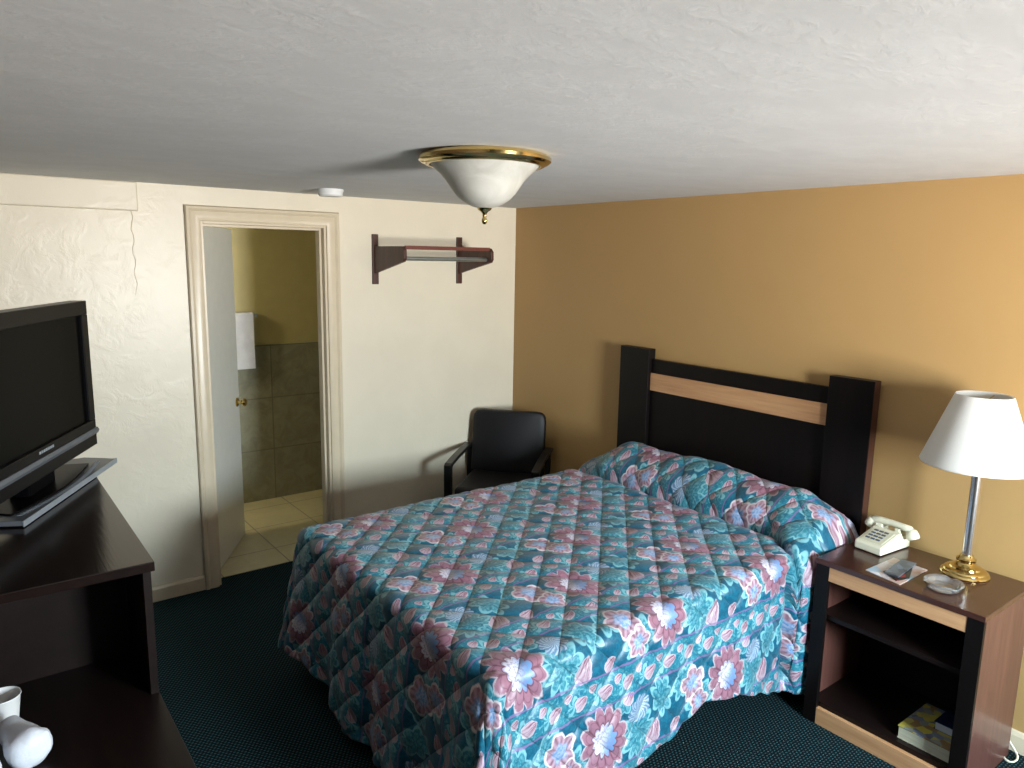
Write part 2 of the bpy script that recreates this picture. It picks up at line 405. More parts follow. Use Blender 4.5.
bm = B((XL, YF-T, 0), (WIN[0], YF, H)); bx(bm, (WIN[1], YF-T, 0), (0, YF, H))
bx(bm, (WIN[0], YF-T, 0), (WIN[1], YF, WIN[2])); bx(bm, (WIN[0], YF-T, WIN[3]), (WIN[1], YF, H))
struct(obj('wall_front', bm, 'wall_tan'), 'tan wall holding the window opposite the bathroom', 'wall')
# window in the front wall
wn = struct(obj('window_1', B((WIN[0]-0.05, YF-0.005, WIN[2]-0.05), (WIN[1]+0.05, YF+0.05, WIN[2]-0.01)), 'trim', bevel=0.004), 'daylit window opposite the bathroom', 'window')
bm = bmesh.new(); f_ = 0.04
for a, b_ in (((WIN[0], YF-0.09, WIN[2]), (WIN[0]+f_, YF-0.04, WIN[3])), ((WIN[1]-f_, YF-0.09, WIN[2]), (WIN[1], YF-0.04, WIN[3])),
              ((WIN[0]+f_, YF-0.09, WIN[2]), (WIN[1]-f_, YF-0.04, WIN[2]+f_)), ((WIN[0]+f_, YF-0.09, WIN[3]-f_), (WIN[1]-f_, YF-0.04, WIN[3])),
              ): bx(bm, a, b_)
obj('window_frame', bm, 'trim', wn)
gm, gnt, gb = base_mat('window_pane'); gnt.nodes.remove(gb)
tr = gnt.nodes.new('ShaderNodeBsdfTransparent'); gl = gnt.nodes.new('ShaderNodeBsdfGlossy'); gl.inputs['Roughness'].default_value = 0.02
ms = gnt.nodes.new('ShaderNodeMixShader'); ms.inputs[0].default_value = 0.05
gnt.links.new(tr.outputs[0], ms.inputs[1]); gnt.links.new(gl.outputs[0], ms.inputs[2]); gnt.links.new(ms.outputs[0], gnt.nodes['Material Output'].inputs[0])
obj('pane', B((WIN[0]+f_, YF-0.068, WIN[2]+f_), (WIN[1]-f_, YF-0.063, WIN[3]-f_)), gm, wn)
# soffit bump on the back wall above the television, with a plaster seam running down
bm = B((XL, -0.022, 2.078), (-2.395, 0.0, H))
struct(obj('trim_1', bm, 'wall_cream', bevel=0.008, seg=3), 'shallow plaster ledge at the top of the cream wall', 'ledge')
bm = bmesh.new(); pp = []
for i in range(15):
    z = 2.078 - i*0.03; pp.append((-2.425 + 0.006*math.sin(i*1.7) , -0.0005, z))
bm = tube(pp, 0.006, 6, radii=[0.0035*(1-i/20) for i in range(15)])
struct(obj('trim_2', bm, 'wall_cream', smooth=True), 'wavering plaster seam below the ledge on the cream wall', 'seam')
# door casing: moulded profile round the doorway
cs = 0.078
def casing():
    prof = [(0.0, 0.0), (0.0, 0.012), (0.012, 0.018), (0.03, 0.020), (0.048, 0.016), (0.060, 0.024), (0.072, 0.022), (cs, 0.014), (cs, 0.0)]
    bm = bmesh.new(); rings = []
    for (p, q) in prof:                       # p outwards from the opening, q out of the wall
        rings.append([bm.verts.new(c) for c in ((DX0-p, -q, 0), (DX0-p, -q, DZ+p), (DX1+p, -q, DZ+p), (DX1+p, -q, 0))])
    for a, b_ in zip(rings, rings[1:]):
        for i in range(3): bm.faces.new((a[i], a[i+1], b_[i+1], b_[i]))
    return bm
struct(obj('trim_3', casing(), 'trim', smooth=True), 'moulded cream casing round the bathroom doorway', 'door casing')
bm = B((DX0-0.001, -0.002, 0), (DX0+0.014, T+0.004, DZ)); bx(bm, (DX1-0.014, -0.002, 0), (DX1+0.001, T+0.004, DZ)); bx(bm, (DX0+0.014, -0.002, DZ-0.014), (DX1-0.014, T+0.004, DZ))
bx(bm, (DX1-0.028, 0.035, 0), (DX1-0.014, 0.072, DZ-0.014)); bx(bm, (DX0+0.014, 0.035, DZ-0.028), (DX1-0.028, 0.072, DZ-0.014)); bx(bm, (DX0+0.014, 0.035, 0), (DX0+0.022, 0.06, DZ-0.028))
struct(obj('trim_4', bm, 'trim', bevel=0.002), 'cream door jamb lining the bathroom doorway', 'door jamb')
# baseboards
def base_prof(h): return [(0, 0), (0.014, 0), (0.014, h-0.018), (0.008, h-0.004), (0.0, h)]
bm = bmesh.new()
for x0, x1 in ((XL, DX0-cs), (DX1+cs, 0.0)): prism([(-a, b_) for a, b_ in base_prof(0.088)], x0, x1, 0, bm)
struct(obj('baseboard_back', bm, 'trim', bevel=0.001), 'cream baseboard along the bathroom wall', 'baseboard')
struct(obj('baseboard_right', prism([(-a, b_) for a, b_ in base_prof(0.085)], YF, -0.014, 1), 'trim'), 'cream baseboard along the ochre wall', 'baseboard')
# bathroom
BY, BX0, BX1 = 1.34, -2.9, -0.62
struct(obj('floor_bathroom', B((BX0, 0.092, -0.10), (BX1, BY, 0.004)), 'floortile'), 'cream tiled bathroom floor', 'floor')
struct(obj('wall_bathroom_back', B((BX0-T, BY, 1.205), (BX1+T, BY+T, H)), 'bathpaint'), 'olive painted upper bathroom wall', 'wall')
struct(obj('wall_bathroom_tile', B((BX0-T, BY-0.012, 0), (BX1+T, BY+T, 1.205)), 'walltile'), 'grey stone tiles on the lower bathroom wall', 'tile wall')
struct(obj('wall_bathroom_left', B((BX0-T, T, 0), (BX0, BY, H)), 'bathpaint'))
struct(obj('wall_bathroom_right', B((BX1, T, 0), (BX1+T, BY, H)), 'bathpaint'))
struct(obj('ceiling_bathroom', B((BX0-T, T, H), (BX1+T, BY+T, H+0.1)), 'bath_white'))
# open bathroom door, hinged at the left jamb, swung into the bathroom
dd = bpy.data.objects.new('door_1', None); C.objects.link(dd); dd.location = (DX0+0.016, T-0.01, 0.012); dd.rotation_euler = (0, 0, math.radians(58.5))
struct(dd, 'cream bathroom door standing open into the bathroom', 'door')
obj('door_leaf', B((0.0, 0.0, 0.0), (0.672, 0.036, DZ-0.03)), 'door', dd, bevel=0.003)
for s_ in (1, -1):
    y = -0.0 if s_ > 0 else 0.036
    pr = [(0.0, 0.0), (0.030, 0.0), (0.030, 0.004), (0.024, 0.009), (0.011, 0.012), (0.010, 0.028), (0.020, 0.033), (0.027, 0.044), (0.025, 0.056), (0.015, 0.063), (0, 0.064)]
    bm = lathe(pr, 28); rot(bm, PI/2 if s_ > 0 else -PI/2, 'X'); mov(bm, (0.608, y, 0.918))
    obj('door_knob', bm, 'brass', dd, smooth=True, label='brass door knob')
for z in (0.25, 1.05, 1.85):
    obj('hinge', tube([(0.0, -0.006, z-0.045), (0.0, -0.006, z+0.045)], 0.007, 10), 'brass', dd, smooth=True)

# ================================================================== BED
YB0, YB1 = -2.61, -1.13                       # near and far edge of the mattress
XH, XF = -0.075, -2.06                        # head and foot
bed = thing('bed', 'queen bed standing against the ochre wall under the floral bedspread', 'bed', (-1.06, -1.87, 0))
obj('box_spring', B((XF+0.03, YB0+0.04, 0.29), (XH-0.0, YB1-0.04, 0.44)), 'boxspring', bed, bevel=0.02, world=True)
obj('mattress', B((XF+0.03, YB0+0.04, 0.442), (XH-0.0, YB1-0.04, 0.655)), 'mattress', bed, bevel=0.04, seg=4, world=True)
for x in (XF+0.12, XH-0.12):
    for y in (YB0+0.14, YB1-0.14):
        obj('leg', tube([(x, y+(0.2 if y<-1.9 else -0.2), 0.0), (x, y+(0.2 if y<-1.9 else -0.2), 0.295)], 0.025, 12), 'arm', bed, smooth=True, world=True)

# bedspread
def sst(a, b, x):
    t = min(1, max(0, (x-a)/(b-a))); return t*t*(3-2*t)
ZT, RE = 0.695, 0.042
def top_z(x, y):
    e = min(y-YB0, YB1-y)
    s_ = -x
    wd = 0.345 + 0.125*sst(0.22, -0.02, y-YB0)
    up = math.sin(PI*min(1, max(0, ((s_-0.05)/wd)**(0.345/wd)**0.6)))**0.75 if 0.05 < s_ < 0.05+wd else 0.0
    A = 0.180*(0.60+0.40*sst(0.0, 0.22, y-YB0))*(0.20+0.80*sst(-0.02, 0.30, YB1-y)) * (1+0.05*math.sin(y*9.0))
    z = ZT + A*up
    xc = 0.415 + 0.125*sst(0.22, -0.02, y-YB0)
    z -= 0.085*math.exp(-((s_-xc)/0.020)**2)
    z += 0.010*math.exp(-((s_-xc-0.085)/0.05)**2)
    z += 0.007*noise.noise((x*3.1, y*3.1, 0.3)) + 0.004*noise.noise((x*8, y*8, 4.1))
    if s_ < 0.05: z = ZT - 0.0
    return z
hem_pts = [(-0.06, 0.04), (-0.34, 0.05), (-0.44, 0.075), (-0.56, 0.11), (-0.66, 0.145), (-0.80, 0.205), (-0.95, 0.258), (-1.10, 0.280), (-1.22, 0.255), (-1.32, 0.215), (-1.55, 0.20), (-1.9, 0.17), (-2.2, 0.13)]
def hem_near(x):
    for (a, za), (b_, zb) in zip(hem_pts, hem_pts[1:]):
        if b_ <= x <= a: return za + (zb-za)*sst(0, 1, (a-x)/(a-b_))
    return hem_pts[-1][1] if x < -1 else hem_pts[0][1]
xs0, xs1 = -0.088, XF + RE
ys0, ys1 = YB0 + RE, YB1 - RE
def spread_mesh():
    bm = bmesh.new(); uv = bm.loops.layers.uv.new('UVMap'); UV = {}
    nx, ny = 190, 142
    X = [xs0 + (xs1-xs0)*i/nx for i in range(nx+1)]; Y = [ys0 + (ys1-ys0)*j/ny for j in range(ny+1)]
    def puff(u, v):
        k = PI/(QL*1.41421); return 0.010*(abs(math.sin((u+v)*k))**0.35)*(abs(math.sin((u-v)*k))**0.35)
    def vert(p, uvc):
        v_ = bm.verts.new(p); UV[v_] = uvc; return v_
    U = [0.0]*(nx+1); U[nx] = X[nx]              # cloth length along the bed, so the print is not stretched over the pillow roll
    zs = [max(ZT, top_z(x, -1.9)) for x in X]
    for i in range(nx-1, -1, -1): U[i] = U[i+1] + 0.45*(X[i]-X[i+1]) + 0.55*math.hypot(X[i]-X[i+1], zs[i]-zs[i+1])
    def fold_x(x, y):                            # the roll leans over the tuck in front of it
        xc = 0.415 + 0.125*sst(0.22, -0.02, y-YB0); s_ = -x
        return x - 0.050*sst(0.03, 0.25, YB1-y)*math.exp(-((s_-xc+0.060)/0.045)**2) + 0.012*math.exp(-((s_-xc-0.035)/0.03)**2)
    G = [[vert((fold_x(x, y), y, top_z(x, y)), (U[i], y)) for y in Y] for i, x in enumerate(X)]
    def face(*q):
        f = bm.faces.new(q); f.smooth = True
        for l in f.loops: l[uv].uv = UV[l.vert]
    for i in range(nx):
        for j in range(ny): face(G[i][j], G[i][j+1], G[i+1][j+1], G[i+1][j])
    # perimeter: near side (head to foot), corner, foot, corner, far side
    per = []
    for i in range(nx+1): per.append((G[i][0], (0, -1), 0.0, 'n', U[i]))
    for k in range(1, 24): a = -PI/2 - PI/2*k/24; per.append((G[nx][0], (math.cos(a), math.sin(a)), k/24, 'c', xs1))
    for j in range(0, ny+1): per.append((G[nx][j], (-1, 0), 0.0, 'f', xs1))
    for k in range(1, 24): a = PI - PI/2*k/24; per.append((G[nx][ny], (math.cos(a), math.sin(a)), k/24, 'd', xs1))
    for i in range(nx, -1, -1): per.append((G[i][ny], (0, 1), 0.0, 's', U[i]))
    ND = 60; prev = None
    for (gv, n, k, side, pu) in per:
        p = gv.co; ze = p.z
        if side == 'n': zh = hem_near(p.x)
        elif side == 'f':
            t = (p.y-ys0)/(ys1-ys0); zh = 0.13 - 0.06*math.sin(PI*sst(0, 1, t))+0.04*sst(0.6, 1, t)
        elif side == 'c': zh = 0.13 + (hem_near(XF)-0.13)*(1-k) - 0.05*math.sin(PI*k)
        elif side == 'd': zh = 0.17 - 0.03*math.sin(PI*k)
        else: zh = 0.10 + 0.05*math.sin(p.x*4)
        L = (ze - zh) + 0.57*RE
        col = [gv]
        for m_ in range(1, ND+1):
            d = L*m_/ND
            if d < RE*PI/2: o_ = RE*math.sin(d/RE); dn = RE*(1-math.cos(d/RE))
            else: o_ = RE; dn = RE + d - RE*PI/2
            t = max(0, (dn-RE*0.5)/0.6)
            if side == 'n':
                s_ = -p.x
                o_ += t*0.045*sst(0.62, 0.9, s_) + 0.016*t*sst(0.62, 0.9, s_)*math.sin(s_*8.5+0.6) + 0.006*t*math.sin(s_*21)
                o_ -= 0.085*sst(0.0, 0.15, t)*sst(1.0, 0.7, t)*math.exp(-((s_-0.560+0.01*t)/0.026)**2)
                o_ += 0.040*sst(0.0, 0.15, t)*sst(0.565, 0.51, s_)
                o_ += 0.05*t*sst(1.75, 2.05, s_)
            elif side == 'f':
                q = (p.y-ys0)/(ys1-ys0)
                o_ += t*0.05 + t*(0.020*math.sin(q*22+0.4) + 0.010*math.sin(q*47)) + 0.05*t*(sst(0.15, 0.0, q)+sst(0.85, 1.0, q))
            elif side == 'c':
                o_ += t*(0.095 + 0.10*math.sin(PI*k)**2*(0.5+0.5*math.sin(k*PI*3.5-0.8))) + 0.0*t
            elif side == 'd':
                o_ += t*(0.10 + 0.07*math.sin(PI*k)**2*math.sin(k*PI*3+0.4))
            else: o_ += t*0.03 + 0.012*t*math.sin(p.x*11)
            dv = d + (ZT-ze)*sst(0.0, 0.22, d) if side in 'ns' else d
            col.append(vert((p.x+n[0]*o_, p.y+n[1]*o_, ze-dn), (pu+n[0]*d, p.y+n[1]*dv)))
        if prev:
            for m_ in range(ND):
                q4 = (prev[m_], col[m_], col[m_+1], prev[m_+1])
                q4 = tuple(dict.fromkeys(q4))
                if len(q4) >= 3: face(*q4)
        prev = col
    bmesh.ops.recalc_face_normals(bm, faces=bm.faces)
    bm.normal_update()
    if sum(f.normal.z for f in bm.faces if f.calc_center_median().z > ZT-0.03) < 0:
        bmesh.ops.reverse_faces(bm, faces=bm.faces); bm.normal_update()
    disp = [(v_, v_.normal.copy()*puff(*UV[v_])) for v_ in bm.verts]
    for v_, d in disp: v_.co += d
    return bm
bm = spread_mesh(); me = bpy.data.meshes.new('bedspread'); bm.to_mesh(me); bm.free(); me.materials.append(M['spread'])
bs = bpy.data.objects.new('bedspread', me); C.objects.link(bs)
md = bs.modifiers.new('thickness', 'SOLIDIFY'); md.thickness = 0.008; md.offset = -1
tag(bs, 'quilted teal floral bedspread covering the bed and tucked under the pillows', 'bedspread')

# headboard
hb = thing('headboard', 'dark headboard with a pale oak strip fixed to the ochre wall', 'headboard', (-0.06, -1.88, 0))
obj('panel', B((-0.044, -2.425, 0.30), (-0.020, -1.345, 1.328)), 'headwood', hb, bevel=0.002, world=True)
obj('oak_strip', B((-0.049, -2.424, 1.150), (-0.042, -1.346, 1.250)), 'oak', hb, bevel=0.001, world=True, label='pale oak strip')
for y0, y1 in ((-1.345, -1.124), (-2.630, -2.424)):
    ps = obj('post', B((-0.070, y0, 0.0), (-0.015, y1, 1.385)), 'headwood', hb, bevel=0.002, world=True)
    if y0 < -2: obj('edge_band', B((-0.068, y0-0.0015, 0.0), (-0.017, y0+0.001, 1.383)), 'edgewood', ps, world=True, label='red brown edging')

# ================================================================== NIGHTSTAND and what stands on it
NX0, NX1, NY0, NY1, NZ = -0.490, -0.055, -3.288, -2.675, 0.709
ns = thing('nightstand', 'open dark nightstand with pale front strips beside the bed', 'nightstand', ((NX0+NX1)/2, (NY0+NY1)/2, 0))
obj('top', B((NX0-0.004, NY0-0.003, NZ-0.022), (NX1, NY1+0.003, NZ)), wood('nightstand_top', lin(62, 36, 30), lin(76, 46, 38), 0.22, 'y', coat=0.3), ns, bevel=0.002, world=True)
for y0, y1 in ((NY0, NY0+0.019), (NY1-0.019, NY1)):
    obj('side_panel', B((NX0+0.018, y0, 0), (NX1, y1, NZ-0.022)), 'sidewood', ns, bevel=0.001, world=True)
for y0, y1 in ((NY0-0.0005, NY0+0.054), (NY1-0.054, NY1+0.0005)):
    obj('stile', B((NX0-0.0005, y0, 0), (NX0+0.018, y1, NZ-0.022)), 'headwood', ns, bevel=0.001, world=True)
obj('top_rail', B((NX0+0.001, NY0+0.054, NZ-0.082), (NX0+0.020, NY1-0.054, NZ-0.022)), 'oak', ns, bevel=0.001, world=True, label='pale oak strip under the top')
obj('plinth', B((NX0+0.001, NY0+0.054, 0.0), (NX0+0.020, NY1-0.054, 0.072)), 'oak', ns, bevel=0.001, world=True, label='pale oak strip at the floor')
obj('shelf', B((NX0+0.03, NY0+0.019, 0.452), (NX1-0.012, NY1-0.019, 0.472)), 'darkwood', ns, world=True)
obj('bottom_shelf', B((NX0+0.021, NY0+0.019, 0.072), (NX1-0.012, NY1-0.019, 0.092)), 'darkwood', ns, world=True)
obj('back_panel', B((NX1-0.012, NY0+0.019, 0.0), (NX1-0.001, NY1-0.019, NZ-0.022)), 'darkwood', ns, world=True)

# table lamp
lx, ly = -0.165, -3.095
lp = thing('table_lamp', 'brass and chrome table lamp with a white cone shade on the nightstand', 'lamp', (lx, ly, NZ))
pr = [(0, 0), (0.083, 0), (0.085, 0.006), (0.081, 0.013), (0.075, 0.016), (0.073, 0.021), (0.066, 0.026), (0.056, 0.028), (0.054, 0.034), (0.044, 0.038), (0.036, 0.042), (0.030, 0.050), (0.034, 0.056), (0.034, 0.064), (0.026, 0.070), (0.022, 0.080), (0, 0.080)]
obj('lamp_base', lathe(pr, 56), 'brass', lp, smooth=True, label='stepped round brass base')
obj('lamp_pole', lathe([(0, 0.079), (0.0175, 0.079), (0.0175, 0.430), (0.012, 0.436), (0, 0.436)], 32), 'chrome', lp, smooth=True, label='chrome pole')
obj('socket', lathe([(0, 0.435), (0.017, 0.435), (0.019, 0.47), (0.017, 0.50), (0.008, 0.52), (0, 0.52)], 24), 'brass', lp, smooth=True)
sm, snt, sb = base_mat('white_lamp_shade'); sb.inputs['Roughness'].default_value = 0.75
cn = noise_n(snt, coord(snt), 160, 2); snt.links.new(mix(snt, cn, lin(236, 234, 230), lin(246, 245, 242)), sb.inputs['Base Color'])
tl = snt.nodes.new('ShaderNodeBsdfTranslucent'); tl.inputs[0].default_value = (0.85, 0.84, 0.8, 1); mm = snt.nodes.new('ShaderNodeMixShader'); mm.inputs[0].default_value = 0.25
snt.links.new(sb.outputs[0], mm.inputs[1]); snt.links.new(tl.outputs[0], mm.inputs[2]); snt.links.new(mm.outputs[0], snt.nodes['Material Output'].inputs[0])
zb, zt, rb, rt, ox = 0.440, 0.706, 0.186, 0.093, -0.026
bm = lathe([(rb, zb), (rb+0.002, zb+0.004), (rt+0.002, zt-0.003), (rt, zt), (rt-0.004, zt-0.003), (rb-0.004, zb+0.004), (rb, zb)], 72); mov(bm, (ox, 0, 0))
obj('lamp_shade', bm, sm, lp, smooth=True, label='white cone shade')
bm = tube([(0, 0.02, 0.50), (0, 0.07, 0.56), (0, 0.07, 0.64), (ox*0.6, 0.0, zt-0.03)], 0.003, 8); tube([(0, -0.02, 0.50), (0, -0.07, 0.56), (0, -0.07, 0.64), (ox*0.6, 0.0, zt-0.03)], 0.003, 8, bm)
for a in (0, 2*PI/3, 4*PI/3):
    tube([(ox, 0, zt-0.03), (ox+(rt-0.003)*math.cos(a), (rt-0.003)*math.sin(a), zt-0.012)], 0.0025, 6, bm)
obj('harp', bm, 'brass', lp, smooth=True)
cd = obj('lamp_cord', tube([(-0.012, -3.14, 0.30), (-0.02, -3.22, 0.12), (-0.03, -3.285, 0.03), (-0.045, -3.325, 0.008), (-0.10, -3.325, 0.006), (-0.12, -3.30, 0.0055), (-0.05, -3.255, 0.006), (-0.02, -3.20, 0.02)], 0.005, 10), 'cordwhite', smooth=True, subsurf=1)
tag(cd, 'white cord curling on the carpet behind the nightstand', 'cord')

# telephone
ph = thing('telephone', 'ivory push button desk telephone on the nightstand', 'telephone', (-0.166, -2.776, NZ), math.radians(-95))
W2 = 0.059
prof = [(-0.107, 0.004), (-0.107, 0.034), (-0.100, 0.040), (0.020, 0.076), (0.035, 0.076), (0.045, 0.060), (0.085, 0.060), (0.104, 0.050), (0.107, 0.004)]
bd = obj('phone_body', prism(prof, -W2, W2, 0), 'phone', ph, bevel=0.006, seg=3)
obj('phone_foot', B((-W2+0.006, -0.099, 0.0), (W2-0.006, 0.099, 0.005)), 'gloss_black', ph)
sl = math.atan2(0.036, 0.120)
def on_face(bm, x, t):                       # put a shape on the sloping face, t along it from the front
    rot(bm, sl, 'X'); mov(bm, (x, -0.100 + t*math.cos(sl), 0.040 + t*math.sin(sl))); return bm
obj('face_plate', on_face(B((-0.046, 0.012, 0.0), (0.046, 0.112, 0.0022)), 0, 0.0), mat('face_plate_ivory', lin(212, 208, 184), 0.35), ph, bevel=0.001)
for i in range(4):
    for j in range(3):
        obj('key', on_face(B((-0.009, -0.005, 0.001), (0.009, 0.005, 0.0045)), (j-1)*0.022-0.004, 0.034+i*0.021), 'key', ph, bevel=0.0015, label='slate grey key')
for x in (-0.038, 0.038):
    bm = bmesh.new()
    prism([(0.030, 0.060), (0.030, 0.088), (0.038, 0.090), (0.046, 0.070), (0.072, 0.070), (0.078, 0.084), (0.084, 0.082), (0.086, 0.056)], x-0.011, x+0.011, 0, bm)
    obj('cradle', bm, 'phone', ph, bevel=0.003)
hs = tube([(-0.090, 0.060, 0.082), (-0.076, 0.060, 0.091), (-0.046, 0.060, 0.095), (0, 0.060, 0.097), (0.046, 0.060, 0.095), (0.076, 0.060, 0.091), (0.090, 0.060, 0.082)], 0.014, 16, radii=[0.013, 0.017, 0.0145, 0.0135, 0.0145, 0.017, 0.013])
hh = obj('handset', hs, 'phone', ph, smooth=True)
for x, s_ in ((-0.084, -1), (0.084, 1)):
    bm = lathe([(0, -0.030), (0.020, -0.030), (0.025, -0.026), (0.0255, -0.012), (0.021, 0.004), (0.012, 0.012), (0, 0.013)], 28); rot(bm, -0.42*s_, 'Y'); mov(bm, (x, 0.060, 0.084))
    obj('earpiece' if s_ < 0 else 'mouthpiece', bm, 'phone', hh, smooth=True)
cp = []
for i in range(90):
    t = i/89; a = i*1.15
    cp.append((-0.070 + 0.012*math.sin(PI*t) + 0.0*t + 0.005*math.cos(a), 0.050-0.10*t, 0.058*(1-t)**2 + 0.009 + 0.006*math.sin(a)))
obj('handset_cord', tube([(x_-0.004, y_, z_) for x_, y_, z_ in cp], 0.0022, 6), 'phone', ph, smooth=True)

# brochures and ashtray
def leaflet(name, label, pts, z, m, thick):
    cx, cy = sum(p[0] for p in pts)/len(pts), sum(p[1] for p in pts)/len(pts)
    o = obj(name, prism([(p[0]-cx, p[1]-cy) for p in pts], 0.0, thick, 2), m, bevel=0.0006)
    o.location = (cx, cy, z); return tag(o, label, 'brochure')
def print_mat(name, cols, scale, rough=0.3):
    m, nt, b = base_mat(name); v = coord(nt)
    vo = nt.nodes.new('ShaderNodeTexVoronoi'); vo.inputs['Scale'].default_value = scale; nt.links.new(v, vo.inputs['Vector'])
    sc_ = nt.nodes.new('ShaderNodeSeparateColor'); nt.links.new(vo.outputs['Color'], sc_.inputs[0])
    rp = nt.nodes.new('ShaderNodeValToRGB'); rp.color_ramp.interpolation = 'CONSTANT'
    while len(rp.color_ramp.elements) < len(cols): rp.color_ramp.elements.new(1.0)
    for i, c in enumerate(cols): rp.color_ramp.elements[i].position = i/len(cols); rp.color_ramp.elements[i].color = (*c, 1)
    nt.links.new(sc_.outputs[0], rp.inputs[0]); nt.links.new(rp.outputs[0], b.inputs['Base Color']); b.inputs['Roughness'].default_value = rough
    return m
leaflet('brochure', 'white brochure with pastel pictures lying flat under the darker one', [(-0.453, -2.854), (-0.479, -2.997), (-0.252, -2.997), (-0.240, -2.861)], NZ, print_mat('pale_print', [lin(214, 214, 220), lin(200, 190, 190), lin(170, 196, 214), lin(224, 224, 228), lin(196, 170, 160)], 22), 0.003)
leaflet('pamphlet', 'folded black pamphlet with a red mark peeking from beneath the brochures', [(-0.415, -2.904), (-0.462, -2.975), (-0.394, -2.993), (-0.285, -2.955)], NZ+0.003, print_mat('black_red_print', [lin(14, 14, 18), lin(20, 18, 22), lin(14, 14, 18), lin(150, 50, 50), lin(16, 16, 20)], 20), 0.004)
leaflet('brochure', 'small dark grey brochure with a white edge lying topmost by the telephone', [(-0.438, -2.918), (-0.433, -2.971), (-0.245, -2.951), (-0.255, -2.897)], NZ+0.0072, print_mat('slate_print', [lin(78, 84, 92), lin(96, 104, 114), lin(60, 64, 70), lin(110, 124, 140), lin(86, 92, 100)], 34), 0.006)
gl_m = mat('ashtray_glass', (0.90, 0.94, 0.98), 0.08, trans=0.90, ior=1.5, vary=0.0, coat=0.8)
at = obj('ashtray', lathe([(0, 0.0), (0.048, 0.0), (0.056, 0.006), (0.066, 0.026), (0.063, 0.030), (0.052, 0.028), (0.044, 0.012), (0.0, 0.009)], 40), gl_m, smooth=True)
for v_ in at.data.vertices:
    r_ = math.hypot(v_.co.x, v_.co.y)
    if r_ > 0.05:
        a = math.atan2(v_.co.y, v_.co.x); v_.co.z -= 0.008*max(0, math.cos(3*a))**6 if v_.co.z > 0.02 else 0
at.location = (-0.374, -3.105, NZ+0.0005); tag(at, 'round clear glass ashtray in front of the lamp base', 'ashtray')

# books on the bottom shelf
ZS = 0.092
pb = thing('phone_book', 'thick phone book with a yellow picture cover on the lowest shelf', 'book', (-0.34, -3.14, ZS))
obj('page_block', B((-0.44, -3.226, ZS+0.003), (-0.20, -3.036, ZS+0.047)), 'pages_warm', pb, world=True)
obj('cover', B((-0.442, -3.228, ZS+0.047), (-0.198, -3.032, ZS+0.050)), print_mat('yellow_cover', [lin(198, 184, 80), lin(120, 130, 150), lin(150, 120, 80), lin(180, 170, 90), lin(90, 100, 120), lin(140, 146, 140)], 34, 0.35), pb, world=True)
obj('back_cover', B((-0.442, -3.228, ZS), (-0.198, -3.034, ZS+0.003)), 'pages_warm', pb, world=True)
bb = thing('book', 'small navy blue book lying on the phone book', 'book', (-0.29, -3.17, ZS+0.050))
obj('page_block', B((-0.352, -3.218, ZS+0.053), (-0.235, -3.128, ZS+0.079)), 'pages', bb, world=True)
bm = B((-0.350, -3.222, ZS+0.050), (-0.230, -3.122, ZS+0.053)); bx(bm, (-0.350, -3.222, ZS+0.079), (-0.230, -3.122, ZS+0.082)); bx(bm, (-0.235, -3.222, ZS+0.053), (-0.230, -3.122, ZS+0.079))
obj('cover', bm, 'navy', bb, world=True)

# ================================================================== ARMCHAIR
ch = thing('armchair', 'black vinyl armchair in the corner between the two walls', 'chair', (-0.395, -0.40, 0), math.radians(-49.4))
obj('seat', B((-0.245, -0.27, 0.36), (0.245, 0.215, 0.445)), 'vinyl', ch, bevel=0.03, seg=4)
bk = bmesh.new(); nx_, nz_ = 14, 12
def backpt(i, j, side):
    u = -1 + 2*i/nx_; q = j/nz_
    hw = 0.252
    x = u*hw; z = 0.43 + 0.425*q
    rc = 0.06
    for sx in (-1, 1):
        cx, cz = sx*(hw-rc), 0.855-rc
        if sx*x > hw-rc and z > cz:
            dx, dz = x-cx, z-cz; l = math.hypot(dx, dz); mxx = max(abs(dx), abs(dz))
            if l > 0: x, z = cx+dx*mxx/l, cz+dz*mxx/l
    bulge = 0.018*(1-u*u)*(1-(2*q-1)**2)
    y = 0.20 + 0.055*q - 0.02*(1-u*u)
    return (x, y - 0.028 - bulge if side == 0 else y + 0.022, z)
F0 = [[bk.verts.new(backpt(i, j, 0)) for j in range(nz_+1)] for i in range(nx_+1)]
F1 = [[bk.verts.new(backpt(i, j, 1)) for j in range(nz_+1)] for i in range(nx_+1)]
for i in range(nx_):
    for j in range(nz_):
        bk.faces.new((F0[i][j], F0[i+1][j], F0[i+1][j+1], F0[i][j+1])); bk.faces.new((F1[i][j], F1[i][j+1], F1[i+1][j+1], F1[i+1][j]))
for i in range(nx_):
    bk.faces.new((F0[i][0], F1[i][0], F1[i+1][0], F0[i+1][0])); bk.faces.new((F0[i][nz_], F0[i+1][nz_], F1[i+1][nz_], F1[i][nz_]))
for j in range(nz_):
    bk.faces.new((F0[0][j], F0[0][j+1], F1[0][j+1], F1[0][j])); bk.faces.new((F0[nx_][j], F1[nx_][j], F1[nx_][j+1], F0[nx_][j+1]))
obj('backrest', bk, 'vinyl', ch, smooth=True, bevel=0.008)
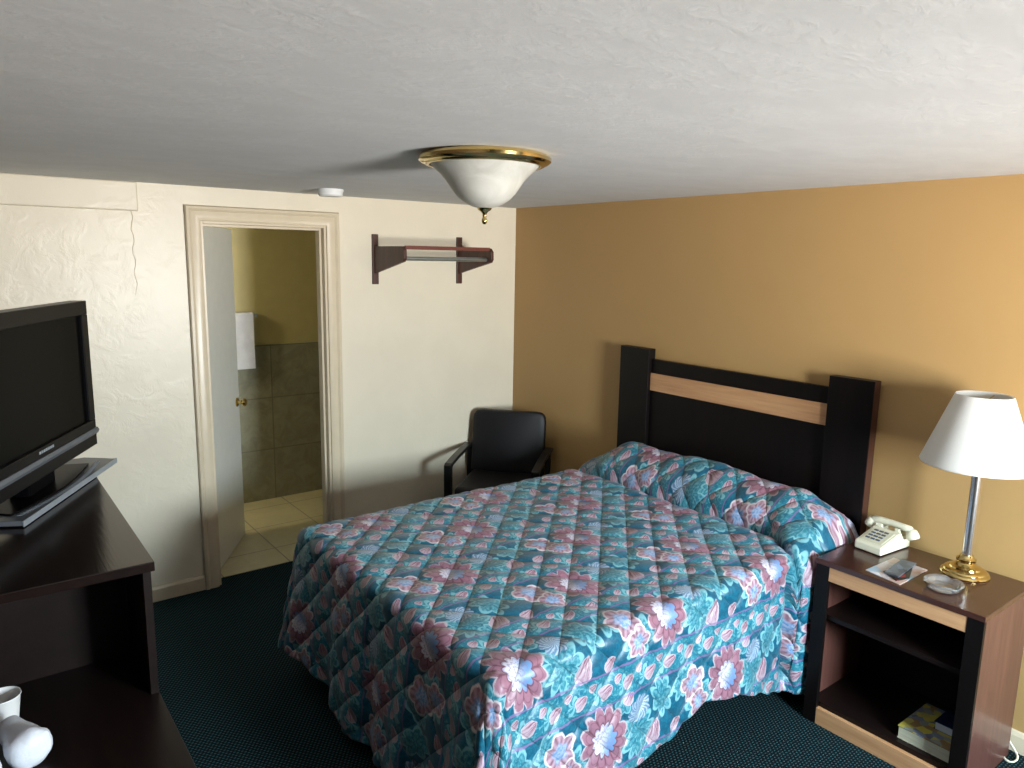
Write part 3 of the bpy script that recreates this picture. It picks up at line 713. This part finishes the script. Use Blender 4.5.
for s_ in (-1, 1):
    path = [(0.235, 0.616), (0.10, 0.618), (-0.10, 0.612), (-0.262, 0.600), (-0.285, 0.588), (-0.285, 0.40), (-0.275, 0.0)]
    bm = bmesh.new()
    th = 0.024; outer = path; inner = [(0.235, 0.592), (0.10, 0.594), (-0.10, 0.588), (-0.236, 0.578), (-0.252, 0.568), (-0.252, 0.40), (-0.243, 0.0)]
    prism(outer + inner[::-1], s_*0.255, s_*0.305, 0, bm)
    obj('armrest', bm, 'arm', ch, bevel=0.005)
    obj('leg', prism([(0.205, 0.0), (0.24, 0.0), (0.245, 0.40), (0.256, 0.60), (0.224, 0.60), (0.212, 0.40)], s_*0.258, s_*0.292, 0), 'arm', ch, bevel=0.004)
obj('seat_frame', B((-0.262, -0.245, 0.33), (0.262, 0.225, 0.361)), 'arm', ch, bevel=0.004)

# ================================================================== DESK, HUTCH, TELEVISION, CUPS
DZT = 0.713; DXR = -2.835; HZ = 1.0875
dk = thing('desk', 'long dark laminate desk along the left wall', 'desk', (-3.12, -2.3, 0))
obj('desk_top', B((XL+0.004, -3.35, DZT-0.03), (DXR, -0.93, DZT)), 'darkwood', dk, bevel=0.002, world=True)
for y in (-3.33, -2.15, -0.97): obj('side_panel', B((XL+0.02, y, 0), (DXR-0.012, y+0.022, DZT-0.03)), 'darkwood', dk, world=True)
obj('back_panel', B((XL+0.006, -3.30, 0.25), (XL+0.02, -0.98, DZT-0.03)), 'darkwood', dk, world=True)
ht = thing('television_cabinet', 'dark raised cabinet on the desk carrying the television', 'cabinet', (-3.12, -1.55, DZT))
obj('top', B((XL+0.004, -2.160, HZ-0.026), (-2.828, -0.95, HZ)), wood('hutch_top', lin(24, 16, 15), lin(31, 21, 19), 0.17, 'y', spec=0.55), ht, bevel=0.002, world=True)
for x in (-2.856, XL+0.006): obj('side_panel', B((x, -2.148, DZT), (x+0.020, -0.96, HZ-0.026)), 'darkwood', ht, bevel=0.001, world=True)
obj('divider_panel', B((XL+0.026, -1.886, DZT), (-2.856, -1.868, HZ-0.026)), 'darkwood', ht, world=True)

tv = thing('television', 'black flat panel television standing on the dark cabinet', 'television', (-2.982, -1.402, HZ), math.radians(61.4))
zb0, zt0, hw = 0.072, 0.612, 0.40
bm = bmesh.new()                              # bezel ring and back shell as one cabinet
bx(bm, (-hw, 0.0, zt0-0.050), (hw, 0.055, zt0)); bx(bm, (-hw, 0.0, zb0), (hw, 0.055, zb0+0.098))
bx(bm, (-hw, 0.0, zb0+0.098), (-hw+0.05, 0.055, zt0-0.050)); bx(bm, (hw-0.05, 0.0, zb0+0.098), (hw, 0.055, zt0-0.050))
bx(bm, (-hw+0.05, 0.02, zb0+0.098), (hw-0.05, 0.055, zt0-0.05))
cab = obj('bezel', bm, 'black_plastic', tv, bevel=0.003)
obj('back_shell', prism([(0.055, zb0+0.01), (0.055, zt0-0.01), (0.085, zt0-0.05), (0.115, zt0-0.14), (0.115, zb0+0.10), (0.085, zb0+0.03)], -hw+0.03, hw-0.03, 0), 'black_plastic', tv, bevel=0.01)
obj('screen', B((-hw+0.05, 0.012, zb0+0.098), (hw-0.05, 0.0195, zt0-0.05)), 'screen', tv)
obj('trim_strip', prism([(-0.004, zb0+0.043), (-0.010, zb0+0.055), (-0.004, zb0+0.066), (0.002, zb0+0.066), (0.002, zb0+0.043)], -hw-0.003, hw+0.003, 0), 'silver', tv, bevel=0.001, label='silver strip')
for i in range(7):
    o_ = obj('logo_mark', B((-0.052+i*0.015, -0.0012, zb0+0.079), (-0.041+i*0.015, 0.001, zb0+0.088)), 'lightsilver', cab)
obj('neck', prism([(0.02, 0.02), (0.02, 0.09), (0.075, 0.09), (0.085, 0.02)], -0.09, 0.09, 0), 'gloss_black', tv, bevel=0.006)
pl = [(-0.300, -0.055), (0.375, -0.070), (0.40, 0.05), (0.30, 0.22), (-0.24, 0.22), (-0.300, 0.10)]
st = obj('stand_base', prism(pl, 0.004, 0.020, 2), 'silver', tv, bevel=0.003, label='flat silver stand plate')
obj('front_edge', prism([(-0.303, -0.0575), (0.378, -0.0725), (0.378, -0.069), (-0.303, -0.054)], 0.003, 0.021, 2), 'lightsilver', st, label='pale silver edge')
ins = [(-0.255, 0.0)] + [(-0.255+0.55*k/20, -0.005-0.032*math.sin(PI*k/20)) for k in range(1, 20)] + [(0.295, -0.005), (0.27, 0.19), (-0.20, 0.19)]
obj('stand_inset', prism(ins, 0.0195, 0.026, 2), 'gloss_black', st, bevel=0.002, label='glossy black curved inset')
bm = bmesh.new()
for k in range(46):
    t = k/45; x = -0.25+0.58*t; y0 = -0.010-0.032*math.sin(PI*t)
    bx(bm, (x-0.0022, y0-0.019, 0.0195), (x+0.0022, y0-0.006, 0.0215))
obj('vent_grille', bm, 'lightsilver', st)
for f_x in (-0.23, 0.25): obj('foot', lathe([(0, 0), (0.014, 0), (0.014, 0.005), (0, 0.005)], 16, (f_x, 0.05, 0)), 'black_plastic', st)

cup_p = [(0, 0.0), (0.026, 0.0), (0.027, 0.003), (0.0375, 0.088), (0.0395, 0.090), (0.0392, 0.0925), (0.0375, 0.092), (0.0362, 0.088), (0.026, 0.006), (0, 0.006)]
c1 = obj('foam_cup', lathe(cup_p, 40), 'foam', smooth=True); c1.location = (-3.175, -2.100, DZT+0.001)
tag(c1, 'white foam cup standing upright and open on the desk', 'cup', 'cups on the desk')
def wrapped(name, label, loc, rz, tilt):
    pr = [(0, -0.004), (0.020, -0.003), (0.027, 0.002), (0.0285, 0.010), (0.034, 0.05), (0.042, 0.085), (0.047, 0.105), (0.044, 0.120), (0.034, 0.130), (0.018, 0.135), (0, 0.136)]
    bm = lathe(pr, 40)
    bmesh.ops.subdivide_edges(bm, edges=bm.edges[:], cuts=1)
    for v_ in bm.verts:
        n_ = noise.noise((v_.co.x*34, v_.co.y*34, v_.co.z*26+rz)); k = 1 + 0.10*n_; v_.co.x *= k; v_.co.y *= k
    rot(bm, PI/2 + tilt, 'X')                 # axis now along -Y, wide end forward
    zmin = min(v_.co.z for v_ in bm.verts); mov(bm, (0, 0, -zmin))
    o = obj(name, bm, 'wrap', smooth=True); o.location = loc; o.rotation_euler = (0, 0, rz); return tag(o, label, 'cup', 'cups on the desk')
wrapped('wrapped_cup', 'plastic wrapped white cup lying in front of the upright cup', (-3.170, -2.195, DZT+0.001), math.radians(18), 0.10)
wrapped('wrapped_cup', 'plastic wrapped white cup mostly cut off by the lower left corner', (-3.228, -2.23, DZT+0.001), math.radians(-6), 0.08)

# ================================================================== COAT RACK, CEILING LIGHT, SMOKE DETECTOR
ck = thing('coat_rack', 'dark wood hanging rack with a chrome rod on the cream wall', 'coat rack', (-0.77, 0, 1.86))
for xb, x1 in ((-1.088, 1), (-0.474, -1)):
    br = obj('bracket', prism([(-0.012, 1.936), (-0.360, 1.936), (-0.383, 1.915), (-0.385, 1.866), (-0.370, 1.848), (-0.012, 1.772)], xb-0.010, xb+0.010, 0), 'rackwood', ck, bevel=0.003, world=True)
    obj('backplate', B((xb-0.020, -0.014, 1.706), (xb+0.020, -0.0005, 2.008)), 'rackwood', br, bevel=0.002, world=True)
obj('wood_rail', B((-1.078, -0.370, 1.918), (-0.484, -0.353, 1.940)), 'rodwood', ck, bevel=0.002, world=True, label='red brown wooden rail')
obj('chrome_rod', tube([(-1.079, -0.330, 1.866), (-0.483, -0.330, 1.866)], 0.0125, 20), 'steel', ck, smooth=True, world=True, label='grey metal rod')

fx, fy = -1.725, -2.065
cl = thing('ceiling_light', 'flush ceiling light with a brass ring and white glass bowl', 'ceiling light', (fx, fy, H))
obj('brass_ring', lathe([(0.0, -0.0005), (0.200, -0.0005), (0.216, -0.006), (0.222, -0.014), (0.221, -0.024), (0.212, -0.031), (0.203, -0.033), (0.200, -0.037), (0.192, -0.040), (0.186, -0.038), (0.186, -0.02), (0, -0.02)], 80), 'brass', cl, smooth=True, label='polished brass ring')
gm2, gn2, gb2 = base_mat('alabaster_glass'); gb2.inputs['Roughness'].default_value = 0.3
g_n = noise_n(gn2, coord(gn2), 9, 4, 0.6, 1.2); gn2.links.new(mix(gn2, g_n.step(0.3, 0.7), lin(206, 206, 198), lin(228, 228, 222)), gb2.inputs['Base Color'])
tl2 = gn2.nodes.new('ShaderNodeBsdfTranslucent'); tl2.inputs[0].default_value = (0.85, 0.85, 0.8, 1); m2 = gn2.nodes.new('ShaderNodeMixShader'); m2.inputs[0].default_value = 0.3
gn2.links.new(gb2.outputs[0], m2.inputs[1]); gn2.links.new(tl2.outputs[0], m2.inputs[2]); gn2.links.new(m2.outputs[0], gn2.nodes['Material Output'].inputs[0])
outp = [(0.186, -0.030), (0.178, -0.040), (0.166, -0.052), (0.150, -0.066), (0.132, -0.086), (0.118, -0.106), (0.104, -0.126), (0.086, -0.145), (0.064, -0.160), (0.040, -0.171), (0.014, -0.176)]
inn = [(r_-0.004 if r_ > 0.02 else r_, z_+0.004) for r_, z_ in outp][::-1]
obj('glass_bowl', lathe(outp + inn, 80), gm2, cl, smooth=True, label='white alabaster glass bowl')
obj('finial', lathe([(0, -0.170), (0.014, -0.171), (0.025, -0.175), (0.022, -0.181), (0.012, -0.187), (0.007, -0.194), (0.0065, -0.207), (0.0095, -0.213), (0.009, -0.222), (0.005, -0.228), (0, -0.229)], 28), 'brass', cl, smooth=True, label='brass finial')
sd = thing('smoke_detector', 'round white smoke detector on the ceiling above the doorway', 'smoke detector', (-1.538, -0.39, H))
obj('mounting_plate', lathe([(0, -0.0005), (0.068, -0.0005), (0.069, -0.012), (0.0, -0.012)], 48), 'white_plastic', sd, smooth=True)
obj('cover', lathe([(0, -0.0115), (0.064, -0.0115), (0.064, -0.030), (0.058, -0.037), (0.0, -0.039)], 48), 'white_plastic', sd, smooth=True)

# ================================================================== BATHROOM THINGS
tb = thing('towel_bar', 'steel towel bar on the bathroom wall behind the door', 'towel bar', (-1.62, BY, 1.44))
obj('bar', tube([(-1.86, BY-0.075, 1.435), (-1.405, BY-0.075, 1.435)], 0.008, 16), 'steel', tb, smooth=True, world=True)
for x in (-1.855, -1.41): obj('mount', tube([(x, BY-0.001, 1.435), (x, BY-0.085, 1.435)], 0.012, 14), 'steel', tb, smooth=True, world=True)
bm = bmesh.new(); N_ = 30; R1, R2 = 0.0105, 0.0225
out_ = []; in_ = []
yc, zc = BY-0.075, 1.435
outl = [(yc-R2-0.004, 1.045), (yc-R2, 1.20)] + [(yc-R2*math.cos(PI*k/10), zc+R2*math.sin(PI*k/10)) for k in range(11)] + [(yc+R2, 1.08)]
inl = [(yc+R1, 1.08)] + [(yc+R1*math.cos(PI*k/10), zc+R1*math.sin(PI*k/10)) for k in range(11)] + [(yc-R1, 1.20), (yc-R1-0.003, 1.045)]
prism(outl + inl, -1.80, -1.435, 0, bm)
tw = obj('towel', bm, 'towel', bevel=0.003); tag(tw, 'white towel hanging on the bathroom towel bar', 'towel')
# made-up globe light, unseen on the left wall, added to brighten the bathroom
vl = thing('bathroom_fill_light', 'added unseen globe that brightens the bathroom', 'fill light', (BX0, 0.75, 1.9))
obj('backplate', lathe([(0, 0), (0.06, 0), (0.06, 0.015), (0, 0.02)], 32), 'chrome', vl)
vl.rotation_euler = (0, PI/2, 0)
em, ent, eb = base_mat('lit_globe'); eb.inputs['Emission Color'].default_value = (1, 0.92, 0.72, 1); eb.inputs['Emission Strength'].default_value = 105.0
obj('globe', lathe([(0, 0.018)] + [(0.07*math.sin(PI*k/14), 0.085-0.07*math.cos(PI*k/14)) for k in range(1, 14)] + [(0, 0.155)], 32), em, vl, smooth=True)
